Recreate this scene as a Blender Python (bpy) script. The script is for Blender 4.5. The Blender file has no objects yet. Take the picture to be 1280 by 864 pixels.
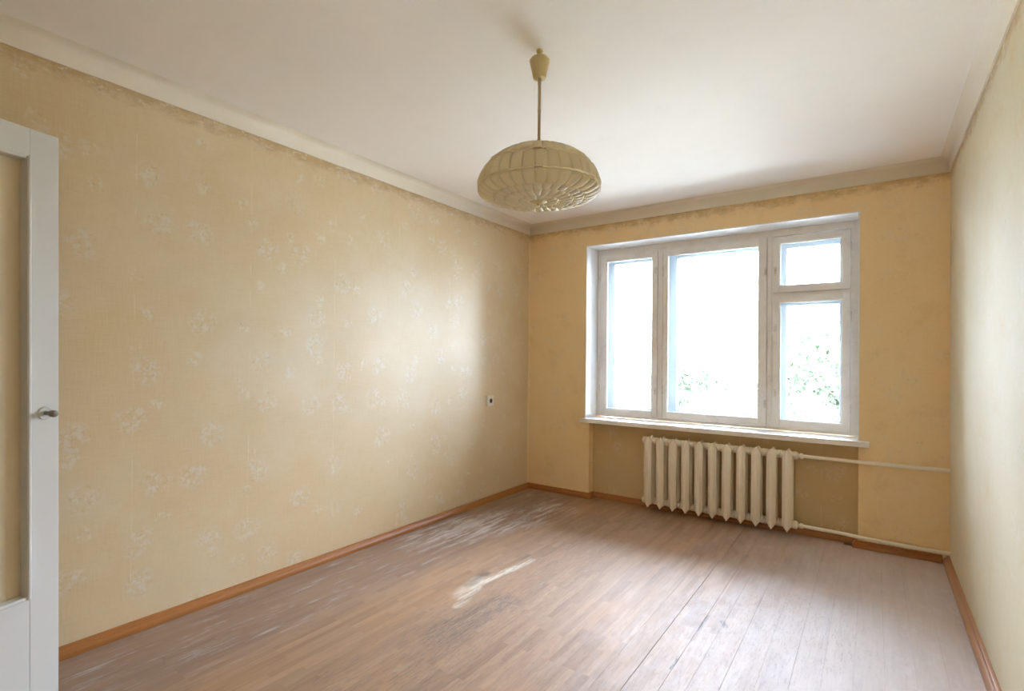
import bpy, bmesh, math, random
from mathutils import Vector, Matrix
random.seed(7)
S = bpy.context.scene
COL = S.collection
PI = math.pi

# ------------------------------------------------------------------ camera
F, PX, PY, YAW, H0 = 650.716, 626.2, 441.64, 0.6213, 1.2394
PIT, ROL = 0.0074, 0.0095
s_, c_ = math.sin(YAW), math.cos(YAW)
def _basis(r, u, d):
    r, u = r*math.cos(ROL)-u*math.sin(ROL), u*math.cos(ROL)+r*math.sin(ROL)
    d, u = d*math.cos(PIT)-u*math.sin(PIT), u*math.cos(PIT)+d*math.sin(PIT)
    return Vector((c_*r-s_*d, s_*r+c_*d, u))
cam_d = bpy.data.cameras.new('camera')
cam = bpy.data.objects.new('camera', cam_d); COL.objects.link(cam)
R_, U_, D_ = _basis(1,0,0), _basis(0,1,0), _basis(0,0,1)
cam.matrix_world = Matrix(((R_.x,U_.x,-D_.x,0),(R_.y,U_.y,-D_.y,0),(R_.z,U_.z,-D_.z,H0),(0,0,0,1)))
cam_d.sensor_width = 36; cam_d.lens = F*36/1280
cam_d.shift_x = (640-PX)/1280; cam_d.shift_y = (PY-432)/1280
cam_d.clip_start = 0.02; cam_d.clip_end = 600
S.camera = cam

# ------------------------------------------------------------------ sky, exposure
S.view_settings.view_transform = 'Standard'; S.view_settings.look = 'None'
S.view_settings.gamma = 1; S.view_settings.use_curve_mapping = False
S.view_settings.exposure = 2.52
SKY = 9.0
w = bpy.data.worlds.new('overcast_sky'); S.world = w; w.use_nodes = True
nt = w.node_tree; bg = nt.nodes['Background']
bg.inputs[0].default_value = (0.85, 0.98, 1.27, 1); bg.inputs[1].default_value = SKY
# standard overcast luminance: L = Lz (1 + 2 sin(elevation)) / 3, the same all round
_tc = nt.nodes.new('ShaderNodeTexCoord'); _sx = nt.nodes.new('ShaderNodeSeparateXYZ'); nt.links.new(_tc.outputs['Generated'], _sx.inputs[0])
_a = nt.nodes.new('ShaderNodeMath'); _a.operation = 'MAXIMUM'; nt.links.new(_sx.outputs[2], _a.inputs[0]); _a.inputs[1].default_value = 0
_b = nt.nodes.new('ShaderNodeMath'); _b.operation = 'MULTIPLY_ADD'; nt.links.new(_a.outputs[0], _b.inputs[0])
_b.inputs[1].default_value = SKY*1.15; _b.inputs[2].default_value = SKY*1.15/2
nt.links.new(_b.outputs[0], bg.inputs[1])
S.cycles.max_bounces = 14; S.cycles.diffuse_bounces = 10; S.cycles.glossy_bounces = 5
S.cycles.transparent_max_bounces = 12; S.cycles.sample_clamp_indirect = 20
S.cycles.use_denoising = True

# sampling portal in the window opening (gives off no light of its own)
pl = bpy.data.lights.new('window_portal', 'AREA'); pl.shape = 'RECTANGLE'; pl.size = 1.98; pl.size_y = 1.5
pl.cycles.is_portal = True
po = bpy.data.objects.new('window_portal', pl); COL.objects.link(po)
po.location = (-1.08, 4.60, 1.47); po.rotation_euler = (-PI/2, 0, 0)

# ------------------------------------------------------------------ helpers
def lin(r, g, b):
    f = lambda v: (v/255/12.92) if v/255 <= .04045 else ((v/255+.055)/1.055)**2.4
    return (f(r), f(g), f(b), 1)

class N:
    """small node-graph writer"""
    def __init__(s, name):
        s.m = bpy.data.materials.new(name); s.m.use_nodes = True
        s.t = s.m.node_tree; s.t.nodes.clear()
        s.out = s.t.nodes.new('ShaderNodeOutputMaterial')
    def n(s, typ, **kw):
        nd = s.t.nodes.new('ShaderNode'+typ)
        for k, v in kw.items(): setattr(nd, k, v)
        return nd
    def put(s, sock, v):
        if v is None: return
        if isinstance(v, bpy.types.NodeSocket): s.t.links.new(v, sock)
        else:
            try: sock.default_value = v
            except Exception: sock.default_value = tuple(v)[:3]
    def math(s, op, a, b=None, c=None, clamp=False):
        nd = s.n('Math', operation=op, use_clamp=clamp)
        s.put(nd.inputs[0], a); s.put(nd.inputs[1], b); s.put(nd.inputs[2], c)
        return nd.outputs[0]
    def pos(s): return s.n('NewGeometry').outputs['Position']
    def xyz(s, v):
        nd = s.n('SeparateXYZ'); s.put(nd.inputs[0], v); return nd.outputs
    def vec(s, x, y, z):
        nd = s.n('CombineXYZ')
        for i, q in enumerate((x, y, z)): s.put(nd.inputs[i], q)
        return nd.outputs[0]
    def mul(s, v, k):
        nd = s.n('VectorMath', operation='MULTIPLY'); s.put(nd.inputs[0], v); s.put(nd.inputs[1], k); return nd.outputs[0]
    def add(s, v, k):
        nd = s.n('VectorMath', operation='ADD'); s.put(nd.inputs[0], v); s.put(nd.inputs[1], k); return nd.outputs[0]
    def noise(s, v, scale, detail=3, rough=.55, col=False, dist=0):
        nd = s.n('TexNoise'); s.put(nd.inputs['Vector'], v); nd.inputs['Scale'].default_value = scale
        nd.inputs['Detail'].default_value = detail; nd.inputs['Roughness'].default_value = rough
        nd.inputs['Distortion'].default_value = dist
        return nd.outputs['Color' if col else 'Fac']
    def ramp(s, v, a, b, smooth=True):
        nd = s.n('MapRange', interpolation_type='SMOOTHSTEP' if smooth else 'LINEAR', clamp=True) if smooth else s.n('MapRange')
        s.put(nd.inputs[0], v); s.put(nd.inputs[1], a); s.put(nd.inputs[2], b)
        return nd.outputs[0]
    def mix(s, f, a, b, mode='MIX'):
        nd = s.n('Mix', data_type='RGBA', blend_type=mode)
        s.put(nd.inputs[0], f); s.put(nd.inputs[6], a); s.put(nd.inputs[7], b)
        return nd.outputs[2]
    def bump(s, h, strength, dist=.01, nrm=None):
        nd = s.n('Bump'); nd.inputs['Strength'].default_value = strength; nd.inputs['Distance'].default_value = dist
        s.put(nd.inputs['Height'], h); s.put(nd.inputs['Normal'], nrm); return nd.outputs[0]
    def bsdf(s, col, rough=.5, normal=None, **kw):
        nd = s.n('BsdfPrincipled'); s.put(nd.inputs['Base Color'], col); s.put(nd.inputs['Roughness'], rough)
        s.put(nd.inputs['Normal'], normal)
        for k, v in kw.items(): s.put(nd.inputs[k.replace('_', ' ')], v)
        s.last = nd; return nd.outputs[0]
    def done(s, sh):
        s.t.links.new(sh, s.out.inputs[0]); return s.m

# ------------------------------------------------------------------ materials
def mat_wallpaper(name, axis, base=(214,188,128), pale=(226,212,176), spec=.4, rough=.55):
    m = N(name); x, y, z = m.xyz(m.pos())
    u = y if axis == 'Y' else x
    p = m.vec(u, z, 0)
    cloud = m.noise(p, 1.3, 4, .6)
    fine = m.noise(p, 60, 2, .6)
    c = m.mix(m.ramp(cloud, .35, .7), lin(*base), lin(*[int(b*.6+q*.4) for b, q in zip(base, pale)]))
    c = m.mix(m.math('MULTIPLY', m.ramp(m.noise(m.add(p, (7,3,0)), 4.5, 5, .7), .5, .75), .45), c, lin(214,182,124))
    # woven ground of the paper: fine vertical and horizontal threads
    tv = m.noise(m.mul(p, (260, 9, 1)), 1, 2, .7); th = m.noise(m.mul(p, (9, 200, 1)), 1, 2, .7)
    thr = m.math('ADD', tv, th)
    c = m.mix(m.math('MULTIPLY', m.ramp(thr, .75, 1.3), .22), c, lin(*pale))
    c = m.mix(m.math('MULTIPLY', m.ramp(fine, .55, .8), .18), c, lin(190,160,100))
    # sparse faded flower sprays
    def flowers(c, off, scale, r0, r1, k, tint):
        wob = m.noise(p, 14, 3, .7, col=True)
        q = m.add(m.add(p, off), m.mul(m.add(wob, (-.5,-.5,-.5)), (.05,.05,0)))
        v = m.n('TexVoronoi', feature='F1', voronoi_dimensions='2D'); m.put(v.inputs['Vector'], q)
        v.inputs['Scale'].default_value = scale; v.inputs['Randomness'].default_value = .75
        near = m.ramp(v.outputs['Distance'], r0, r1)
        v2 = m.n('TexVoronoi', feature='F1', voronoi_dimensions='2D'); m.put(v2.inputs['Vector'], q); v2.inputs['Scale'].default_value = 55
        petal = m.math('MULTIPLY', m.ramp(v2.outputs['Distance'], .65, .35), m.ramp(m.noise(m.add(p, off), 26, 3, .7), .44, .56))
        keep = m.ramp(m.xyz(v.outputs['Color'])[0], .2, .35)
        f = m.math('MULTIPLY', m.math('MULTIPLY', near, keep), m.math('MULTIPLY', petal, k))
        c = m.mix(f, c, lin(*tint))
        return m.mix(m.math('MULTIPLY', m.math('MULTIPLY', near, keep), m.math('MULTIPLY', m.ramp(m.noise(m.add(p, off), 48, 2, .6), .58, .68), k*.7)), c, lin(186,152,92))
    c = flowers(c, (0,0,0), 3.6, .30, .14, .50 if name == 'wallpaper_left_wall' else .26, (226,218,210))
    c = flowers(c, (3.3,1.7,0), 4.3, .20, .08, .44 if name == 'wallpaper_left_wall' else .24, (230,225,214))
    # paper seams
    fr = m.math('FRACT', m.math('DIVIDE', m.math('ADD', u, 9.93 if axis == 'Y' else 10.1), .53))
    seam = m.math('LESS_THAN', m.math('ABSOLUTE', m.math('SUBTRACT', fr, .5)), .003)
    seamf = m.math('MULTIPLY', seam, m.ramp(m.noise(m.mul(p, (1, 3, 1)), 2, 2), .45, .6))
    c = m.mix(m.math('MULTIPLY', seamf, .5), c, lin(236,222,188))
    # damp, ragged edge under the cornice
    edge = m.math('SUBTRACT', 2.41, z)
    rag = m.noise(m.mul(p, (1, 1.6, 1)), 11, 5, .75)
    st = m.math('MULTIPLY', m.ramp(m.math('ADD', edge, m.math('MULTIPLY', m.math('SUBTRACT', rag, .5), .22)), .085, -.01), .6)
    c = m.mix(st, c, lin(176,134,66))
    pe = m.math('MULTIPLY', m.ramp(edge, .07, .03), m.ramp(m.noise(m.mul(p, (1, 2.2, 1)), 16, 5, .8), .55, .63))
    c = m.mix(m.math('MULTIPLY', pe, .8), c, lin(228,216,186))
    h = m.math('ADD', m.math('MULTIPLY', thr, .5), m.math('ADD', m.math('MULTIPLY', cloud, .6), m.math('MULTIPLY', pe, 1.0)))
    nb = m.bump(h, .35, .0022); 
    nb = m.bump(m.noise(p, 2.2, 2), .25, .02, nb)
    return m.done(m.bsdf(c, rough, nb, Specular_IOR_Level=spec))

def mat_paint(name, col, rough=.5, dirt=0, dirtcol=(150,130,100), bump=.12, scale=30, spec=.5):
    m = N(name); p = m.pos(); c = lin(*col)
    if dirt:
        c = m.mix(m.math('MULTIPLY', m.ramp(m.noise(p, 5, 6, .7), .45, .8), dirt), c, lin(*dirtcol))
    nb = m.bump(m.noise(p, scale, 3), bump, .003)
    return m.done(m.bsdf(c, rough, nb, Specular_IOR_Level=spec))

def mat_floor():
    m = N('worn_wood_strip_floor'); p = m.pos(); x, y, z = m.xyz(p)
    q = m.vec(y, x, 0)
    def brick(w, h, off):
        b = m.n('TexBrick', offset=.37, offset_frequency=3); m.put(b.inputs['Vector'], m.add(q, off))
        b.inputs['Color1'].default_value = (0,0,0,1); b.inputs['Color2'].default_value = (1,1,1,1)
        b.inputs['Mortar'].default_value = (.45,.45,.45,1); b.inputs['Scale'].default_value = 1
        b.inputs['Mortar Size'].default_value = .0006; b.inputs['Mortar Smooth'].default_value = .5
        b.inputs['Brick Width'].default_value = w; b.inputs['Row Height'].default_value = h
        return b
    b1 = brick(.31, .0318, (0,0,0))
    t = m.xyz(b1.outputs['Color'])[0]
    grain = m.noise(m.mul(q, (6, 90, 1)), 1, 5, .7)
    grain2 = m.noise(m.mul(q, (1.6, 22, 1)), 1, 4, .65)
    blot = m.noise(m.mul(q, (1.0, 2.2, 1)), 1.6, 4, .6)
    c = m.mix(t, lin(150,116,86), lin(178,143,110))
    c = m.mix(m.math('MULTIPLY', m.ramp(grain2, .35, .7), .55), c, lin(170,138,112))
    c = m.mix(m.math('MULTIPLY', m.ramp(grain, .4, .75), .5), c, lin(136,102,74))
    c = m.mix(m.math('MULTIPLY', m.ramp(blot, .45, .7), .45), c, lin(182,138,98))
    # grey rubbed areas: a band along the left wall and the walked lane from the window
    wob = m.math('MULTIPLY', m.math('SUBTRACT', m.noise(m.mul(q, (1.3, 3, 1)), 2.2, 5, .7), .5), .9)
    def line_mask(x0, y0, x1, y1, r):
        # distance from the segment, with ragged edge
        dx, dy = x1-x0, y1-y0; L2 = dx*dx+dy*dy
        a = m.math('DIVIDE', m.math('ADD', m.math('MULTIPLY', m.math('SUBTRACT', x, x0), dx), m.math('MULTIPLY', m.math('SUBTRACT', y, y0), dy)), L2, clamp=True)
        ex = m.math('SUBTRACT', m.math('SUBTRACT', x, x0), m.math('MULTIPLY', a, dx))
        ey = m.math('SUBTRACT', m.math('SUBTRACT', y, y0), m.math('MULTIPLY', a, dy))
        d = m.math('SQRT', m.math('ADD', m.math('MULTIPLY', ex, ex), m.math('MULTIPLY', m.math('MULTIPLY', ey, ey), .6)))
        return m.ramp(m.math('ADD', d, m.math('MULTIPLY', wob, r)), r, r*.35)
    streak = m.noise(m.mul(q, (3.2, 26, 1)), 1, 5, .75)
    speck = m.noise(m.mul(q, (16, 80, 1)), 1, 6, .8)
    mL = line_mask(-2.42, .6, -2.36, 3.75, .42)
    c = m.mix(m.math('MULTIPLY', mL, .45), c, lin(126,108,98))
    c = m.mix(m.math('MULTIPLY', m.math('MULTIPLY', mL, m.ramp(streak, .52, .72)), .75), c, lin(196,190,188))
    mB = line_mask(-2.50, 2.75, -2.15, 3.55, .34)
    c = m.mix(m.math('MULTIPLY', m.math('MULTIPLY', mB, m.ramp(m.math('ADD', streak, m.math('MULTIPLY', blot, .5)), .66, .9)), .7), c, lin(214,208,206))
    mR = line_mask(.28, 2.3, .22, 3.7, .3)
    c = m.mix(m.math('MULTIPLY', m.math('MULTIPLY', mR, m.ramp(m.noise(m.mul(q,(9,14,1)),1,5,.8), .5, .65)), .6), c, lin(190,186,184))
    # trodden lane, dark dirt ground into the pores
    mD = line_mask(-1.62, 3.75, -1.50, 1.2, .42)
    c = m.mix(m.math('MULTIPLY', m.math('MULTIPLY', mD, m.ramp(speck, .42, .66)), .38), c, lin(112,100,94))
    mD2 = line_mask(-1.515, 2.15, -1.56, 1.75, .12)
    c = m.mix(m.math('MULTIPLY', m.math('MULTIPLY', mD2, m.ramp(speck, .34, .66)), .55), c, lin(98,88,86))
    c = m.mix(m.math('MULTIPLY', m.math('MULTIPLY', mD, m.ramp(streak, .56, .72)), .5), c, lin(186,172,150))
    mH = m.ramp(m.math('ADD', x, m.math('MULTIPLY', wob, 1.2)), -1.2, .15)  # paler towards the right: worn finish, plus gloss haze painted into the colour
    c = m.mix(m.math('MULTIPLY', mH, m.math('ADD', .45, m.math('MULTIPLY', streak, .4))), c, lin(214,206,204))
    mS = line_mask(-1.25, 1.3, -.35, 2.7, .55)
    c = m.mix(m.math('MULTIPLY', m.math('MULTIPLY', mS, m.ramp(speck, .5, .66)), .35), c, lin(118,106,100))
    # bare, peeled patch
    tear = m.ramp(m.math('ADD', streak, m.math('MULTIPLY', speck, .5)), .62, .86)
    for (a, b, cc, d, r, k) in ((-1.700,2.70,-1.715,2.52,.045,.8), (-1.722,2.50,-1.752,2.30,.040,.95), (-1.785,2.29,-1.735,2.10,.065,.8), (-1.72,2.2,-1.68,2.0,.04,.5)):
        c = m.mix(m.math('MULTIPLY', line_mask(a, b, cc, d, r), m.math('MULTIPLY', tear, k)), c, lin(214,204,186))
    c = m.mix(m.math('MULTIPLY', line_mask(-1.80, 2.38, -1.785, 2.22, .045), m.math('MULTIPLY', m.ramp(streak, .4, .6), .7)), c, lin(92,78,68))
    c = m.mix(m.math('MULTIPLY', line_mask(-1.745, 2.76, -1.74, 2.60, .03), m.math('MULTIPLY', m.ramp(streak, .4, .6), .6)), c, lin(104,90,80))
    # thin dirty scuffs
    for (a, b, cc, d, r) in ((-.645,2.64,-.650,2.46,.009),(-.655,2.2,-.655,2.1,.009),(-.575,2.62,-.555,2.58,.016)):
        c = m.mix(m.math('MULTIPLY', line_mask(a, b, cc, d, r), m.math('MULTIPLY', m.ramp(speck, .42, .56), .8)), c, lin(112,104,102))
    wear = m.math('ADD', m.math('MULTIPLY', mD, m.ramp(speck, .4, .7)), m.math('MULTIPLY', mS, m.ramp(speck, .45, .7)), clamp=True)
    rough = m.math('ADD', m.math('ADD', .57, m.math('MULTIPLY', grain2, .12)), m.math('MULTIPLY', wear, .14))
    rough = m.math('ADD', rough, m.math('MULTIPLY', mL, .08))
    h = m.math('ADD', m.math('ADD', m.math('MULTIPLY', grain, .35), m.math('MULTIPLY', b1.outputs['Fac'], -.6)), m.math('MULTIPLY', speck, .45))
    nb = m.bump(h, .35, .0014)
    nb = m.bump(m.noise(m.mul(q, (1.5, 9, 1)), 1, 2), .25, .006, nb)
    return m.done(m.bsdf(c, rough, nb, Specular_IOR_Level=.58, Coat_Weight=.02, Coat_Roughness=.30))

def mat_varnish(name, a, b):
    m = N(name); p = m.pos()
    g = m.noise(m.mul(p, (40, 3, 60)), 1, 4, .6)
    c = m.mix(g, lin(*a), lin(*b))
    return m.done(m.bsdf(c, .38, m.bump(g, .15, .001)))

def mat_glass():
    m = N('window_glass')
    tr = m.n('BsdfTransparent'); tr.inputs[0].default_value = (.97,.985,.98,1)
    gl = m.n('BsdfGlossy'); gl.inputs['Roughness'].default_value = .02
    fr = m.n('Fresnel'); fr.inputs[0].default_value = 1.45
    mx = m.n('MixShader'); m.t.links.new(fr.outputs[0], mx.inputs[0]); m.t.links.new(tr.outputs[0], mx.inputs[1]); m.t.links.new(gl.outputs[0], mx.inputs[2])
    return m.done(mx.outputs[0])

def mat_trans(name, col, k, rough=.35, spec=.5, tcol=None, bscale=0):
    m = N(name)
    nb = m.bump(m.noise(m.pos(), bscale, 3), .3, .002) if bscale else None
    a = m.bsdf(lin(*col), rough, nb, Specular_IOR_Level=spec)
    tl = m.n('BsdfTranslucent'); tl.inputs[0].default_value = lin(*(tcol or col))
    mx = m.n('MixShader'); mx.inputs[0].default_value = k
    m.t.links.new(a, mx.inputs[1]); m.t.links.new(tl.outputs[0], mx.inputs[2])
    return m.done(mx.outputs[0])

def mat_leaf(name, a, b):
    m = N(name); n_ = m.noise(m.pos(), .8, 3)
    return m.done(m.bsdf(m.mix(n_, lin(*a), lin(*b)), .6))

M = dict(
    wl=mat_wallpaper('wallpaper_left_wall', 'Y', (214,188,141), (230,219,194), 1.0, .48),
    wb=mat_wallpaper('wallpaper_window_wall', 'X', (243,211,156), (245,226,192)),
    wn=mat_wallpaper('shade_toned_wallpaper_in_niche', 'X', (208,178,126), (214,196,160)),  # darker copy of the window wall paper; niche shade painted into the colour
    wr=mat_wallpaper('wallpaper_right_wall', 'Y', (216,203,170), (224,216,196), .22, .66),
    ceil=mat_paint('ceiling_whitewash', (246,241,236), .85, .10, (214,200,176), .08, 18, .2),
    corn=mat_paint('cornice_plaster', (229,219,201), .6, .15, (205,188,150), .12, 22, .35),
    floor=mat_floor(),
    sub=mat_paint('dark_gap_under_planks', (62,46,36), .9, spec=.1),
    base=mat_varnish('orange_varnished_skirting', (150,92,38), (176,114,56)),
    baseR=mat_varnish('faded_varnished_skirting', (172,122,84), (190,142,104)),
    reveal=mat_paint('white_reveal_plaster', (236,236,236), .5, .0),
    frame=mat_paint('old_white_window_paint', (238,233,228), .38, .35, (186,172,158), .15, 40),
    bead=mat_paint('window_glazing_bead', (242,240,238), .4, .1, (190,180,168)),
    outer=mat_paint('outer_sash_paint', (168,174,178), .45, .15, (200,205,208)),
    metal=mat_paint('painted_hinge', (222,216,208), .35, .4, (140,128,118)),
    sill=mat_paint('sill_paint', (243,238,230), .32, .25, (205,186,160), .1, 20),
    rad=mat_paint('radiator_enamel', (246,236,218), .34, .25, (188,166,134), .25, 26),
    glass=mat_glass(),
    door=mat_paint('door_gloss_paint', (214,212,206), .32, .12, (196,188,170), .06, 14),
    pane=mat_trans('frosted_door_pane', (240,227,196), .25, .3, .5, (236,222,184), 9),
    knob=mat_paint('worn_grey_knob', (138,128,116), .3, .3, (90,80,70)),
    ros=mat_paint('white_painted_rosette', (206,202,194), .35, .2, (170,160,145)),
    cup=mat_paint('aged_ivory_plastic', (206,186,132), .4),
    rod=mat_paint('brass_brown_rod', (186,162,122), .4),
    shade=mat_trans('ribbed_smoke_white_plastic', (247,241,224), .66, .25, .6, (246,239,218)),
    shade2=mat_trans('clear_ribbed_plastic', (244,240,226), .55, .12, .8, (240,232,208)),
    socket=mat_paint('cream_socket_plastic', (228,224,208), .4),
    dark=mat_paint('dark_socket_well', (86,78,68), .6),
    hall=mat_paint('hall_wall', (196,182,150), .8),
    ground=mat_paint('pale_yard_ground', (176,172,160), .9, .4, (146,144,122), .1, .3),
    bark=mat_paint('bark', (96,84,72), .9),
    leafA=mat_leaf('leaves_dense', (80,90,68), (102,114,88)),
    leafB=mat_leaf('leaves_birch', (100,112,90), (122,134,110)),
    conc=mat_paint('outer_wall_render', (190,188,182), .9),
)

# ------------------------------------------------------------------ mesh helpers
def obj(name, bm, mat, parent=None, smooth=False, angle=None):
    me = bpy.data.meshes.new(name); bmesh.ops.recalc_face_normals(bm, faces=bm.faces); bm.to_mesh(me); bm.free()
    me.materials.append(M[mat])
    if smooth:
        me.polygons.foreach_set('use_smooth', [True]*len(me.polygons))
        if angle is not None: me.set_sharp_from_angle(angle=math.radians(angle))
    o = bpy.data.objects.new(name, me); COL.objects.link(o)
    if parent: o.parent = parent
    return o
def bx(bm, x0, y0, z0, x1, y1, z1, bev=0, seg=1):
    vs = [bm.verts.new((x, y, z)) for x in (x0, x1) for y in (y0, y1) for z in (z0, z1)]
    fs = [(0,1,3,2),(4,6,7,5),(0,4,5,1),(2,3,7,6),(0,2,6,4),(1,5,7,3)]
    ff = [bm.faces.new([vs[i] for i in f]) for f in fs]
    if bev:
        es = list({e for f in ff for e in f.edges})
        bmesh.ops.bevel(bm, geom=es, offset=bev, segments=seg, profile=.6, affect='EDGES')
    return bm
def box(*a, **k): return bx(bmesh.new(), *a, **k)
def lathe(bm, prof, n=32, c=(0,0,0), axis='Z'):
    rings = []
    for r, z in prof:
        if r < 1e-5: rings.append([bm.verts.new((0,0,z))])
        else: rings.append([bm.verts.new((r*math.cos(2*PI*i/n), r*math.sin(2*PI*i/n), z)) for i in range(n)])
    new = [v for rg in rings for v in rg]
    for a, b in zip(rings, rings[1:]):
        for i in range(n):
            j = (i+1) % n
            if len(a) == 1 and len(b) == 1: continue
            if len(a) == 1: bm.faces.new((a[0], b[i], b[j]))
            elif len(b) == 1: bm.faces.new((a[i], a[j], b[0]))
            else: bm.faces.new((a[i], a[j], b[j], b[i]))
    for rg in (rings[0], rings[-1]):
        if len(rg) > 1: bm.faces.new(rg)
    R = Matrix.Identity(3)
    if axis == 'X': R = Matrix.Rotation(PI/2, 3, 'Y')
    if axis == 'Y': R = Matrix.Rotation(-PI/2, 3, 'X')
    for v in new: v.co = R @ v.co + Vector(c)
    return bm
def tube(bm, pts, r, n=12):
    rings = []
    for i, p in enumerate(pts):
        p = Vector(p); a = Vector(pts[max(i-1,0)]); b = Vector(pts[min(i+1,len(pts)-1)])
        d = (b-a).normalized(); up = Vector((0,0,1)) if abs(d.z) < .9 else Vector((1,0,0))
        u = d.cross(up).normalized(); v = u.cross(d)
        rr = r[i] if isinstance(r, (list, tuple)) else r
        rings.append([bm.verts.new(p+u*rr*math.cos(2*PI*k/n)+v*rr*math.sin(2*PI*k/n)) for k in range(n)])
    for a, b in zip(rings, rings[1:]):
        for k in range(n): bm.faces.new((a[k], a[(k+1)%n], b[(k+1)%n], b[k]))
    bm.faces.new(rings[0]); bm.faces.new(rings[-1][::-1])
    return bm
def sweep(bm, prof, path):
    """profile (out, up) swept along path of (x, y, nx, ny): corner points with their own mitred outward offset"""
    rings = [[bm.verts.new((x+nx*o, y+ny*o, z)) for o, z in prof] for x, y, nx, ny in path]
    for a, b in zip(rings, rings[1:]):
        for k in range(len(prof)-1): bm.faces.new((a[k], a[k+1], b[k+1], b[k]))
        bm.faces.new((a[-1], a[0], b[0], b[-1]))
    bm.faces.new(rings[0]); bm.faces.new(rings[-1][::-1])
    return bm
def empty(name, loc=(0,0,0), rz=0):
    o = bpy.data.objects.new(name, None); COL.objects.link(o); o.location = loc; o.rotation_euler = (0,0,rz)
    o.empty_display_size = .1; return o
def tag(o, label, cat, group=None):
    o['label'] = label; o['category'] = cat
    if group: o['group'] = group
    return o
def struct(o, label=None, cat=None):
    o['kind'] = 'structure'
    if label: o['label'] = label
    if cat: o['category'] = cat
    return o
def cp(src, parent, loc=None, rot=None):
    c = src.copy(); COL.objects.link(c); c.parent = parent
    if loc is not None: c.location = loc
    if rot is not None: c.rotation_euler = rot
    return c

# ------------------------------------------------------------------ room shell
D = 4.208; XL = -2.683; XR = .382; H = 2.5; YF = -.235; YO = 4.62
WX0, WX1, WZ0, WZ1 = -2.086, -.077, .665, 2.237      # window opening
NX0, NX1, NY = -2.045, -.080, 4.288                    # radiator niche

struct(obj('wall_left', box(XL-.2, YF-.2, -.05, XL, YO, H), 'wl'),
       'left wall with faded yellow floral wallpaper, damp stained under the cornice', 'wall')
struct(obj('wall_right', box(XR, YF-.2, -.05, XR+.2, YO, H), 'wr'),
       'right wall with pale yellow wallpaper, close to the camera', 'wall')
bm = bmesh.new()
bx(bm, XL, D, -.05, NX0, YO, WZ0)                     # below sill level, left of niche
bx(bm, NX1, D, -.05, XR, YO, WZ0)
bx(bm, XL, D, WZ0, WX0, YO, H); bx(bm, WX1, D, WZ0, XR, YO, H)
bx(bm, WX0, D, WZ1, WX1, YO, H)
struct(obj('wall_back', bm, 'wb'), 'window wall with ochre floral wallpaper and a shallow niche under the window', 'wall')
struct(obj('wall_niche', box(NX0, NY, -.05, NX1, YO, WZ0), 'wn'), 'wallpapered back of the radiator niche under the window, with shade painted in', 'wall')
# front wall behind the camera, with its doorway
DX0, DX1, DZ = -2.13, -1.29, 2.02
bm = bmesh.new()
bx(bm, XL, YF-.12, -.05, DX0, YF, H); bx(bm, DX1, YF-.12, -.05, XR, YF, H); bx(bm, DX0, YF-.12, DZ, DX1, YF, H)
struct(obj('wall_front', bm, 'wr'), 'wall behind the camera with the doorway', 'wall')
bm = bmesh.new()
bx(bm, -2.7, -1.45, -.05, -.7, -1.4, H); bx(bm, -2.75, -1.45, -.05, -2.7, YF-.12, H); bx(bm, -.7, -1.45, -.05, -.65, YF-.12, H)
struct(obj('wall_hall', bm, 'hall'), 'walls of the dim hallway beyond the doorway', 'wall')
struct(obj('ceiling', box(XL-.2, -1.5, H, XR+.2, YO, H+.2), 'ceil'), 'whitewashed ceiling', 'ceiling')

# floor: subfloor slab, boards laid towards the window as parts
floor = struct(obj('floor', box(XL-.2, -1.5, -.25, XR+.2, YO, -.022), 'sub'),
               'worn brown wooden strip floor running towards the window', 'floor')
xs = [-.765]
while xs[0] > XL+.03: xs.insert(0, round(xs[0]-.1, 4))
xs[0] = XL+.001
xs += [-.650, -.567, -.467, -.362, -.258, -.16, -.06, .04, .14, .24, XR-.001]
gaps = {-.765: .0016, -.65: .0009, -.567: .0005, -.467: .0007, -.362: .0004, -.258: .0005}
for a, b in zip(xs, xs[1:]):
    ga, gb = gaps.get(a, .0003), gaps.get(b, .0003)
    x0, x1 = a+ga/2, b-gb/2
    y1 = NY-.001 if (x0 > NX0 and x1 < NX1) else D-.001
    y0 = YF+.001
    bm = bmesh.new(); cx = (x0+x1)/2; hw = (x1-x0)/2; hl = (y1-y0)/2
    e = .0010 if (ga > .0008 or gb > .0008) else .0004
    prof = [(-hw, -.02), (-hw, -e*.7), (-hw+e, 0), (hw-e, 0), (hw, -e*.7), (hw, -.02)]
    A = [bm.verts.new((px_, -hl, pz)) for px_, pz in prof]; B = [bm.verts.new((px_, hl, pz)) for px_, pz in prof]
    for k in range(6): bm.faces.new((A[k], A[(k+1)%6], B[(k+1)%6], B[k]))
    bm.faces.new(A); bm.faces.new(B[::-1])
    pk = obj('floorboard', bm, 'floor', floor); pk.location = (cx, (y0+y1)/2, 0)
hb = obj('hall_floor', box(-2.7, -1.4, -.02, -.7, YF, -.001), 'floor', floor)

# cornices
cp_ = [(0, 2.408), (.007, 2.408), (.009, 2.440), (.011, 2.466), (.016, 2.478), (.026, 2.488), (.040, 2.495), (.050, 2.4995), (0, 2.4995)]
struct(obj('trim_1', sweep(bmesh.new(), cp_, [(XL, YF, 1, 0), (XL, D, 1, -1)]), 'corn', smooth=True, angle=50), 'cream plaster cornice along the left wall', 'cornice')
struct(obj('trim_2', sweep(bmesh.new(), cp_, [(XL, D, 1, -1), (XR, D, -1, -1)]), 'corn', smooth=True, angle=50), 'cream plaster cornice above the window', 'cornice')
struct(obj('trim_3', sweep(bmesh.new(), cp_, [(XR, D, -1, -1), (XR, YF, -1, 0)]), 'corn', smooth=True, angle=50), 'cream plaster cornice along the right wall', 'cornice')

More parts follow.
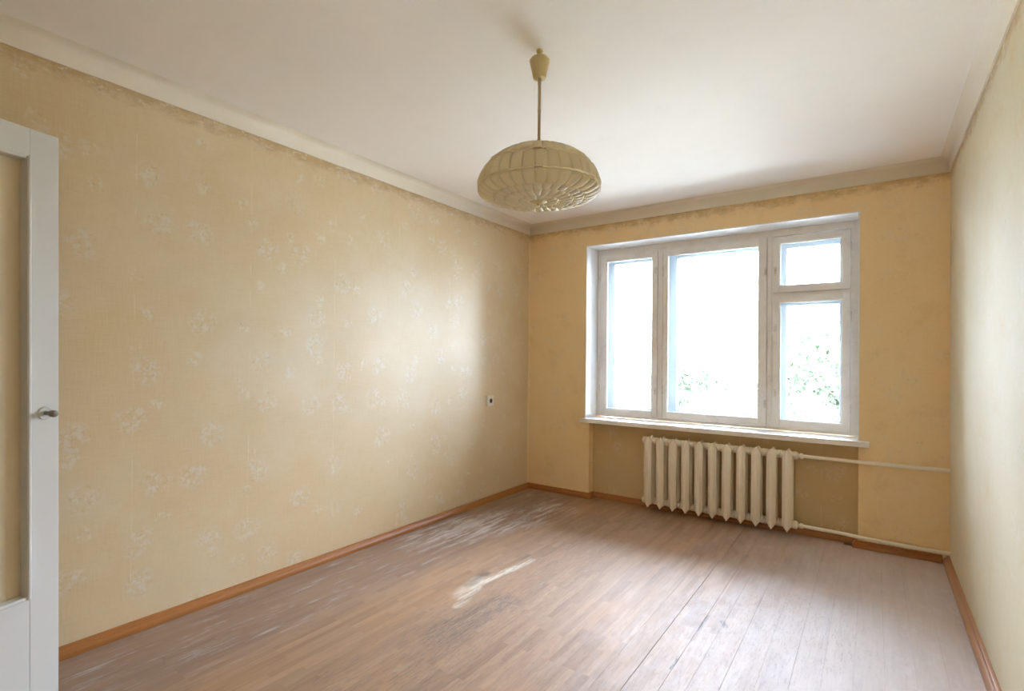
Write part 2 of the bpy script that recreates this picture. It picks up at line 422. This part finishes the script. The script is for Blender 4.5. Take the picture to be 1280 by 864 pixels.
# skirtings
bp = [(0, .0005), (.032, .0005), (.032, .014), (.029, .024), (.020, .032), (.0175, .0335), (.016, .036), (.014, .044), (.010, .046), (0, .046)]
struct(obj('baseboard_left', sweep(bmesh.new(), bp, [(XL, YF, 1, 0), (XL, D, 1, -1)]), 'base', smooth=True, angle=35), 'orange varnished wooden skirting along the left wall', 'skirting')
struct(obj('baseboard_back', sweep(bmesh.new(), bp, [(XL, D, 1, -1), (NX0, D, 1, -1), (NX0, NY, 1, -1), (NX1, NY, -1, -1), (NX1, D, -1, -1), (XR-.034, D, 0, -1)]), 'base', smooth=True, angle=35), 'orange varnished wooden skirting along the window wall and niche', 'skirting')
struct(obj('baseboard_right', sweep(bmesh.new(), bp, [(XR, D-.002, -1, 0), (XR, YF, -1, 0)]), 'baseR', smooth=True, angle=35), 'faded pinkish wooden skirting along the right wall', 'skirting')

# rounded paper strip bridging the left corner
cs = []
for k in range(7):
    a = PI/2*k/6; r = .014
    cs.append((XL + r - r*math.cos(a), D - r + r*math.sin(a)))
bm = bmesh.new(); lo = [bm.verts.new((x, y, .046)) for x, y in cs]+[bm.verts.new((XL, D, .046))]
hi = [bm.verts.new((v.co.x, v.co.y, 2.408)) for v in lo]
for k in range(len(lo)): bm.faces.new((lo[k], lo[(k+1)%len(lo)], hi[(k+1)%len(lo)], hi[k]))
struct(obj('trim_4', bm, 'wb', smooth=True, angle=60), 'rounded wallpaper strip in the left corner', 'corner strip')

# white plaster reveal of the window
bm = bmesh.new(); t = .008; YW = 4.43
bx(bm, WX0, D-.001, .705, WX0+t, YW+.1, WZ1); bx(bm, WX1-t, D-.001, .705, WX1, YW+.1, WZ1)
bx(bm, WX0, D-.001, WZ1-t, WX1, YW+.1, WZ1)
struct(obj('trim_5', bm, 'reveal'), 'smooth white plaster lining of the window opening', 'window reveal')

# ------------------------------------------------------------------ window
win = struct(empty('window_1', (0, YW, 0)), 'old white painted double window with three casements and a small upper vent', 'window')
IX0, IX1, IZ0, IZ1 = WX0+t, WX1-t, .705, WZ1-t
for x0, x1, z0, z1 in ((-2.042,-1.512,.721,2.180),(-1.466,-.663,.724,2.180),(-.630,-.131,1.744,2.172),(-.628,-.131,.720,1.728)):
    bm = bmesh.new(); q = .014; e_ = .006
    bx(bm, x0-e_, .046, z0-e_, x0+q, .108, z1+e_); bx(bm, x1-q, .046, z0-e_, x1+e_, .108, z1+e_)
    bx(bm, x0+q, .046, z0-e_, x1-q, .108, z0+q); bx(bm, x0+q, .046, z1-q, x1-q, .108, z1+e_)
    obj('rebate_stop', bm, 'outer', win)
def wbox(x0, y0, z0, x1, y1, z1, bev=.0015, bm=None):
    return bx(bm or bmesh.new(), x0, y0, z0, x1, y1, z1, bev)
sashes = [('c1', -2.042, -1.512, .721, 2.180), ('c2', -1.466, -.663, .724, 2.180),
          ('c3', -.630, -.131, 1.744, 2.172), ('c4', -.628, -.131, .720, 1.728)]
# box frame: inner layer (y 0..0.05) and outer layer (y .105...), joined by lining boards
fp = [('head', IX0, IX1, 2.178, IZ1), ('bottom', IX0, IX1, IZ0, .722), ('jamb', IX0, -2.040, .722, 2.178), ('jamb', -.133, IX1, .722, 2.178)]
for nm, x0, x1, z0, z1 in fp:
    obj('frame_'+nm, wbox(x0, .006, z0, x1, .17, z1), 'frame', win)
obj('mullion', wbox(-1.514, .003, .722, -1.463, .17, 2.178), 'frame', win)
obj('mullion', wbox(-.666, .003, .722, -.626, .17, 2.178), 'frame', win)
obj('transom', wbox(-.626, .008, 1.725, -.133, .17, 1.747), 'frame', win)
# small stepped cover strips seen on the mullions
obj('cover_strip', wbox(-1.500, -.006, .724, -1.470, .004, 2.178), 'frame', win)
obj('cover_strip', wbox(-.661, -.002, .724, -.634, .004, 2.178), 'frame', win)
def sash(x0, x1, z0, z1, y0, dep, L, Rr, T, B, mat, glass=True, bead=True, name='casement'):
    s = empty(name, ((x0+x1)/2, y0, z0)); s.parent = win
    ox, oz = (x0+x1)/2, z0
    def b(n, a0, b0, c0, a1, b1, c1, mt, bev=.002):
        return obj(n, wbox(a0-ox, b0, c0-oz, a1-ox, b1, c1-oz, bev), mt, s)
    g = .004
    x0, x1, z0, z1 = x0+g, x1-g, z0+g, z1-g
    b('stile', x0, 0, z0, x0+L, dep, z1, mat); b('stile', x1-Rr, 0, z0, x1, dep, z1, mat)
    b('rail', x0+L, .0004, z1-T, x1-Rr, dep, z1, mat); b('rail', x0+L, .0004, z0, x1-Rr, dep, z0+B, mat)
    if bead:
        bm = bmesh.new(); q = .007
        a0, a1, c0, c1 = x0+L-ox, x1-Rr-ox, z0+B-oz, z1-T-oz
        bx(bm, a0, .004, c0, a0+q, .016, c1); bx(bm, a1-q, .004, c0, a1, .016, c1)
        bx(bm, a0+q, .004, c0, a1-q, .016, c0+q); bx(bm, a0+q, .004, c1-q, a1-q, .016, c1)
        obj('glazing_bead', bm, 'bead', s)
    if glass:
        gx = obj('pane', box(x0+L-ox-.004, .017, z0+B-oz-.004, x1-Rr-ox+.004, .020, z1-T-oz+.004), 'glass', s)
    return s
def part_hinge(s, x, z, hgt=.075, r=.006, y=-.006):
    bm = bmesh.new(); lathe(bm, [(0,0),(r*.6,.004),(r,.006),(r,hgt*.46),(r*.8,hgt*.47),(r*.8,hgt*.53),(r,hgt*.54),(r,hgt-.006),(r*.6,hgt-.004),(0,hgt)], 10, (x, y, z-hgt/2))
    return obj('hinge', bm, 'metal', s, smooth=True, angle=40)
def part_latch(s, x, z, side=1):
    bm = bmesh.new(); bx(bm, x-.009, -.004, z-.030, x+.009, 0, z+.030, .0015)
    bx(bm, x-.005, -.018, z-.008, x+.005, -.004, z+.008, .002)
    bx(bm, x-.006, -.023, z-.032, x+.006, -.014, z+.006, .003)
    return obj('latch', bm, 'metal', s)
s1 = sash(-2.042, -1.512, .721, 2.180, -.010, .045, .053, .042, .055, .055, 'frame')
for z in (.97-.721, 1.98-.721): part_hinge(s1, -.265, z)
for z in (.96-.721, 2.0-.721): part_latch(s1, .247, z)
s2 = sash(-1.466, -.663, .724, 2.180, -.010, .045, .032, .055, .057, .055, 'frame')
for z in (.97-.724, 1.98-.724): part_hinge(s2, -.4015, z)
for z in (.90-.724, 1.92-.724): part_latch(s2, .388, z)
s3 = sash(-.630, -.131, 1.744, 2.172, -.012, .045, .045, .048, .048, .046, 'frame', name='vent_casement')
part_latch(s3, -.228, .17); part_hinge(s3, .2495, .13); part_hinge(s3, .2495, .30)
s4 = sash(-.628, -.131, .720, 1.728, -.012, .045, .045, .046, .050, .060, 'frame')
for z in (.27, .76): part_latch(s4, -.228, z)
for z in (.18, .83): part_hinge(s4, .2495, z)
# outer layer of sashes
for nm, x0, x1, z0, z1 in sashes:
    sash(x0+.004, x1-.004, z0+.004, z1-.004, .115, .045, .072, .066, .064, .066, 'outer', bead=False, name='outer_casement')

sill = tag(obj('window_sill', None or (lambda b: (bx(b, -2.120, 4.163, .669, -.019, D+.001, .7045, .003, 2), bx(b, WX0+.001, D, .669, WX1-.001, YW+.004, .7043), b)[-1])(bmesh.new()), 'sill'),
           'long off-white painted window sill board overhanging the niche above the radiator', 'window sill')

# ------------------------------------------------------------------ radiator
RX0, RDX, RYF, RYB, RZT, RZB = -1.487, .0997, 4.116, 4.262, .604, .036
rad = tag(empty('radiator', (-.99, 4.195, 0)), 'cream painted cast iron radiator of eleven columns in the niche under the sill', 'radiator')
def section_bm():
    bm = bmesh.new()
    # outline of one column front: pointed top and bottom, chamfered nose
    def column(yf, yb, wd, nose):
        hw = wd/2; ch = .016
        zs = [(RZB, 0.10), (RZB+.022, .62), (RZB+.045, 1), (RZT-.045, 1), (RZT-.022, .68), (RZT, .12)]
        rings = []
        for i, (z, k) in enumerate(zs):
            h_ = hw*k
            setb = .014*(1-k)      # tips lean back from the front face
            y0 = yf+setb; y1 = yb-setb
            rings.append([bm.verts.new(q) for q in ((-h_*.34, y0, z), (h_*.34, y0, z), (h_, y0+ch, z), (h_, y1-ch, z), (h_*.34, y1, z), (-h_*.34, y1, z), (-h_, y1-ch, z), (-h_, y0+ch, z))])
        for a, b in zip(rings, rings[1:]):
            for k in range(8): bm.faces.new((a[k], a[(k+1)%8], b[(k+1)%8], b[k]))
        bm.faces.new(rings[0]); bm.faces.new(rings[-1][::-1])
    yc = (RYF+RYB)/2
    column(RYF-4.195, RYF+.058-4.195, .060, 1)
    column(RYB-.058-4.195, RYB-4.195, .060, 1)
    # web between the two columns and the hubs
    bx(bm, -.012, -.030, .10, .012, .030, .54)
    for z in (.567, .079):
        lathe(bm, [(.026,-RDX/2+.0005),(.0285,-RDX/2+.004),(.0285,-RDX/2+.012),(.026,-RDX/2+.016),(.026,RDX/2-.016),(.0285,RDX/2-.012),(.0285,RDX/2-.004),(.026,RDX/2-.0005)], 16, (0, 0, z), 'X')
    bmesh.ops.bevel(bm, geom=[e for e in bm.edges if e.is_manifold and e.calc_face_angle(0) > .5 and e.calc_length() > .05], offset=.004, segments=2, affect='EDGES')
    return bm
sec0 = obj('radiator_column', section_bm(), 'rad', rad, smooth=True, angle=32)
for i in range(11):
    x = RX0+RDX*i+.99
    if i == 0: sec0.location = (x, 0, 0)
    else: cp(sec0, rad, (x, 0, 0))
for sx, x in ((-1, RX0-RDX/2+.99), (1, RX0+10.5*RDX+.99)):
    for z in (.567, .079):
        bm = bmesh.new()
        prof = [(.0, -.014), (.018, -.014), (.022, -.012), (.022, -.006), (.029, -.005), (.029, .005), (.026, .006)]
        lathe(bm, prof if sx < 0 else [(r, -zz) for r, zz in prof], 6 if z > 1 else 12, (x, 0, z), 'X')
        obj('end_plug', bm, 'rad', rad, smooth=True, angle=35)
for nm, za, zb, lb in (('upper', .567, .571, 'upper thin cream heating pipe from the radiator to the right wall'),
                       ('lower', .079, .073, 'lower thin cream heating pipe just above the skirting to the right wall')):
    xs0 = RX0+10.5*RDX+.016
    bm = bmesh.new(); pts = [(xs0, 4.192, za), (xs0+.05, 4.191, za), (-.16, 4.184, za+(zb-za)*.3), (-.05, 4.182 if nm == 'upper' else 4.162, za+(zb-za)*.4), (.1, 4.182 if nm == 'upper' else 4.160, za+(zb-za)*.7), (XR-.0005, 4.185 if nm == 'upper' else 4.160, zb)]
    tube(bm, pts, .0122, 12)
    o = obj('heating_pipe', bm, 'rad', smooth=True, angle=60); tag(o, lb, 'pipe', 'heating pipes')
    bm = bmesh.new(); lathe(bm, [(.0122,0),(.0185,.002),(.0185,.020),(.0122,.022)], 12, (xs0+.006, 4.192, za), 'X')
    obj('coupling', bm, 'rad', o, smooth=True, angle=40)

# ------------------------------------------------------------------ wall socket
sk = tag(empty('wall_socket', (XL, 3.582, .864)), 'small square cream wall socket on the left wall near the window corner', 'socket')
obj('socket_plate', bx(bmesh.new(), 0, -.046, -.044, .016, .046, .044, .004, 2), 'socket', sk)
bm = bmesh.new(); lathe(bm, [(.026,.0162),(.026,.0185),(.021,.0185),(.019,.006)], 24, (0,0,0), 'X'); 
obj('socket_ring', bm, 'socket', sk, smooth=True, angle=40)
bm = bmesh.new(); lathe(bm, [(0,.0190),(.0195,.0190)], 24, (0,0,0), 'X'); obj('socket_well', bm, 'dark', sk)

# ------------------------------------------------------------------ pendant lamp
LX, LY = -1.118, 1.815
lamp = tag(empty('pendant_lamp', (LX, LY, 1.83)), 'ceiling pendant lamp with a wide ribbed smoky white dome shade on a thin rod', 'lamp')
def lz(z): return z-1.83
bm = bmesh.new(); lathe(bm, [(0,lz(2.4995)),(.014,lz(2.4995)),(.015,lz(2.492)),(.009,lz(2.487)),(.006,lz(2.482)),(.006,lz(2.468))], 16)
obj('ceiling_hook', bm, 'cup', lamp, smooth=True, angle=50)
bm = bmesh.new(); lathe(bm, [(.005,lz(2.476)),(.020,lz(2.474)),(.034,lz(2.467)),(.0415,lz(2.456)),(.0415,lz(2.452)),(.038,lz(2.44)),(.0265,lz(2.388)),(.0255,lz(2.384)),(.010,lz(2.382)),(.008,lz(2.386))], 28)
obj('ceiling_cup', bm, 'cup', lamp, smooth=True, angle=50)
bm = bmesh.new(); lathe(bm, [(.004,lz(2.390)),(.007,lz(2.380)),(.007,lz(2.36)),(.006,lz(2.355)),(.006,lz(2.255)),(.0072,lz(2.253)),(.0072,lz(2.247)),(.006,lz(2.245)),(.006,lz(2.07))], 14)
obj('rod', bm, 'rod', lamp, smooth=True, angle=50)
bm = bmesh.new(); lathe(bm, [(.007,lz(2.130)),(.0105,lz(2.128)),(.0125,lz(2.118)),(.0115,lz(2.10)),(.016,lz(2.100)),(.03,lz(2.096)),(.03,lz(2.090))], 18)
obj('collar', bm, 'rod', lamp, smooth=True, angle=50)
# tiers of curved ribs: each from (r0,z0) at the top edge to (r1,z1) at the lower edge, bulging outwards
ZC = 1.925
def ell(a_deg):
    a = math.radians(a_deg); r = .243*math.cos(a); z = ZC+(.168 if a > 0 else .045)*math.sin(a); return r, z
tiers = [(86, 59, 20, .004, 'shade'), (58, 31, 30, .005, 'shade'), (30, 2.5, 32, .0055, 'shade'), (1.5, -39, 32, .0055, 'shade'),
         (-40, -53, 30, .006, 'shade2'), (-54, -69, 24, .006, 'shade2'), (-70, -81, 14, .005, 'shade2')]
for a0, a1, n, bul, mt in tiers:
    tier = empty('shade_tier'); tier.parent = lamp
    bm = bmesh.new(); NU, NV = 5, 6; half = PI/n*.9995; outer, inner = [], []
    for j in range(NV+1):
        f = j/NV; r, z = ell(a0+(a1-a0)*f); an = math.radians(a0+(a1-a0)*f)
        bb = .168 if an > 0 else .060
        nr, nz = math.cos(an)/.243, math.sin(an)/bb; q_ = math.hypot(nr, nz); nr /= q_; nz /= q_
        lip = .004*(1-abs(2*f-1)**6)
        ro, ri = [], []
        for i in range(NU+1):
            g = -1+2*i/NU; b_ = bul*math.cos(g*PI/2)**.5 + lip - (.003 if j == 0 else 0) + (.0045*f**5 if a0 > 2 else .003*f**4)
            th = g*half
            for lst, off in ((ro, b_), (ri, b_-.0028)):
                rr = max(r+nr*off, .004); lst.append(bm.verts.new((rr*math.cos(th), rr*math.sin(th), lz(z+nz*off))))
        outer.append(ro); inner.append(ri)
    for j in range(NV):
        for i in range(NU):
            bm.faces.new((outer[j][i], outer[j][i+1], outer[j+1][i+1], outer[j+1][i]))
            bm.faces.new((inner[j][i], inner[j+1][i], inner[j+1][i+1], inner[j][i+1]))
    for i in range(NU):
        bm.faces.new((outer[0][i], inner[0][i], inner[0][i+1], outer[0][i+1])); bm.faces.new((outer[NV][i], outer[NV][i+1], inner[NV][i+1], inner[NV][i]))
    for j in range(NV):
        bm.faces.new((outer[j][0], outer[j+1][0], inner[j+1][0], inner[j][0])); bm.faces.new((outer[j][NU], inner[j][NU], inner[j+1][NU], outer[j+1][NU]))
    rib = obj('rib', bm, mt, tier, smooth=True, angle=70)
    for k in range(1, n): cp(rib, tier, rot=(0, 0, 2*PI*k/n))
bm = bmesh.new(); lathe(bm, [(0,lz(1.870)),(.014,lz(1.871)),(.032,lz(1.874)),(.037,lz(1.880)),(.035,lz(1.886)),(0,lz(1.886))], 24)
lathe(bm, [(0,lz(1.860)),(.007,lz(1.862)),(.009,lz(1.867)),(.006,lz(1.871)),(0,lz(1.871))], 12)
obj('bottom_boss', bm, 'cup', lamp, smooth=True, angle=50)
bm = bmesh.new(); lathe(bm, [(0,lz(2.07)),(.018,lz(2.07)),(.018,lz(2.02)),(0,lz(2.02))], 14); obj('bulb_holder', bm, 'cup', lamp, smooth=True, angle=40)
bm = bmesh.new(); lathe(bm, [(.013,lz(2.02)),(.015,lz(2.005)),(.028,lz(1.975)),(.030,lz(1.955)),(.022,lz(1.935)),(0,lz(1.927))], 16); obj('bulb', bm, 'ros', lamp, smooth=True)

# ------------------------------------------------------------------ door leaf, opened against the left wall
door = struct(empty('door_1', (-2.3512, .5795, 2.0)), 'open white painted door with a large tan frosted pane and grey knob', 'door')
psi, tau = .30750, .014013
hd = Vector((math.sin(psi), -math.cos(psi), 0)); upv = Vector((0,0,1))
ax = hd*math.cos(tau)-upv*math.sin(tau); az = upv*math.cos(tau)+hd*math.sin(tau); ay = az.cross(ax)   # ay points away from the room side?
if ay.x > 0: ay = -ay                                    # depth axis: into the leaf, away from the camera
# local x = along the leaf from the free edge, y = depth, z = up
rot = Matrix((ax, ay, az)).transposed()
if rot.determinant() < 0:
    LEFTH = True
else: LEFTH = False
# keep a proper rotation: mirror local x when needed
if LEFTH: rot = Matrix((-ax, ay, az)).transposed()
door.rotation_mode = 'QUATERNION'; door.rotation_quaternion = rot.to_quaternion()
SG = -1 if LEFTH else 1
def dbox(nm, s0, s1, d0, d1, t0, t1, mt, bev=.0015, par=None):
    a, b = sorted((SG*s0, SG*s1)); return obj(nm, bx(bmesh.new(), a, d0, t0, b, d1, t1, bev), mt, par or door)
DW, DB, DT = .80, -1.972, .040
ST, TR, PB = .0887, -.0968, -1.5968
dbox('stile', 0, ST, 0, DT, DB, 0, 'door'); dbox('stile', DW-.10, DW, 0, DT, DB, 0, 'door')
dbox('rail', ST, DW-.10, .0003, DT, TR, 0, 'door', .0008); dbox('rail', ST, DW-.10, .0003, DT, DB, PB, 'door', .0008)
# raised bead round the pane opening
bm = bmesh.new(); q = .012
def db(bm, s0, s1, d0, d1, t0, t1, bev=.002):
    a, b = sorted((SG*s0, SG*s1)); bx(bm, a, d0, t0, b, d1, t1, bev)
o0, o1 = ST-.002, DW-.10+.002
db(bm, o0-.001, o0+q, -.009, .034, PB-.002, TR+.002, .004); db(bm, o1-q, o1, -.004, .034, PB-.002, TR+.002)
db(bm, o0+q, o1-q, -.004, .034, TR+.002-q, TR+.002); db(bm, o0+q, o1-q, -.004, .034, PB-.002, PB-.002+q)
obj('pane_moulding', bm, 'door', door)
dbox('pane', ST, DW-.10, .032, .037, PB, TR, 'pane', 0)
def knob(par, sgn, y0):
    bm = bmesh.new(); lathe(bm, [(0,0),(.0235,0),(.0235,.003),(.021,.005),(.009,.004),(.009,.006),(0,.006)], 24)
    bmesh.ops.transform(bm, matrix=Matrix.Translation((SG*.043, y0, -.970)) @ Matrix.Rotation(sgn*PI/2, 4, 'X'), verts=bm.verts)
    obj('rosette', bm, 'ros', par, smooth=True, angle=40)
    bm = bmesh.new(); lathe(bm, [(0,.004),(.0075,.004),(.0075,.026),(.009,.028),(.012,.034),(.0125,.046),(.011,.052),(.007,.055),(0,.0555)], 20)
    bmesh.ops.transform(bm, matrix=Matrix.Translation((SG*.043, y0, -.970)) @ Matrix.Rotation(sgn*PI/2, 4, 'X'), verts=bm.verts)
    obj('knob', bm, 'knob', par, smooth=True, angle=40)
knob(door, 1, 0); knob(door, -1, DT)
# door frame in the wall behind the camera
bm = bmesh.new()
bx(bm, DX0-.01, YF-.14, 0, DX0+.03, YF+.012, DZ); bx(bm, DX1-.03, YF-.14, 0, DX1+.01, YF+.012, DZ); bx(bm, DX0-.01, YF-.14, DZ-.02, DX1+.01, YF+.012, DZ+.02)
struct(obj('trim_6', bm, 'door'), 'white painted frame of the doorway behind the camera', 'door frame')

# ------------------------------------------------------------------ outside: yard and trees beyond the window
struct(obj('ground', box(-150, 4.7, -7.3, 150, 260, -7.0), 'ground'), 'pale yard ground below the window', 'ground')
def tree(x, y, top, rad_, n, leaf, label, seed):
    rnd = random.Random(seed)
    t = tag(empty('garden_tree', (x, y, -7)), label, 'tree', 'trees outside the window')
    hgt = top+7
    bm = bmesh.new(); tube(bm, [(0,0,-.05), (.05,.03,hgt*.35), (-.04,.06,hgt*.65), (.02,0,hgt*.9)], [.2,.16,.10,.03], 8)
    for k in range(9):
        a = rnd.uniform(0, 2*PI); z = hgt*rnd.uniform(.35,.8); L = rad_*rnd.uniform(.5,.85)
        tube(bm, [(0,0,z), (math.cos(a)*L*.5, math.sin(a)*L*.5, z+.5), (math.cos(a)*L, math.sin(a)*L, z+.9)], [.06,.04,.015], 5)
    obj('trunk', bm, 'bark', t, smooth=True)
    bm = bmesh.new()
    blobs = [(rnd.gauss(0,.45)*rad_, rnd.gauss(0,.45)*rad_, hgt*rnd.uniform(.45,.9), rad_*rnd.uniform(.22,.42)) for _ in range(34)]
    for k in range(n):
        bxx, byy, bz, br = blobs[k % len(blobs)]
        v = Vector((rnd.gauss(0,1), rnd.gauss(0,1), rnd.gauss(0,1))).normalized()*br*rnd.uniform(.5,1.1)
        p = Vector((bxx, byy, bz))+v
        a = Vector((rnd.gauss(0,1), rnd.gauss(0,1), rnd.gauss(0,1))).normalized(); b = a.orthogonal().normalized(); L = rnd.uniform(.07,.13)
        vs = [bm.verts.new(p+q) for q in (a*L, b*L*.55, -a*L, -b*L*.55)]
        bm.faces.new(vs)
    cr = obj('crown', bm, leaf, t); cr['kind'] = 'stuff'
tree(0.5, 15.5, 2.9, 2.8, 26000, 'leafA', 'leafy tree seen faintly through the right casement', 3)
tree(-7.6, 25.5, 1.9, 2.8, 16000, 'leafB', 'pale tree top low behind the middle casement', 5)
tree(-15.5, 27.0, 1.7, 3.0, 14000, 'leafB', 'pale tree top low behind the left casement', 9)
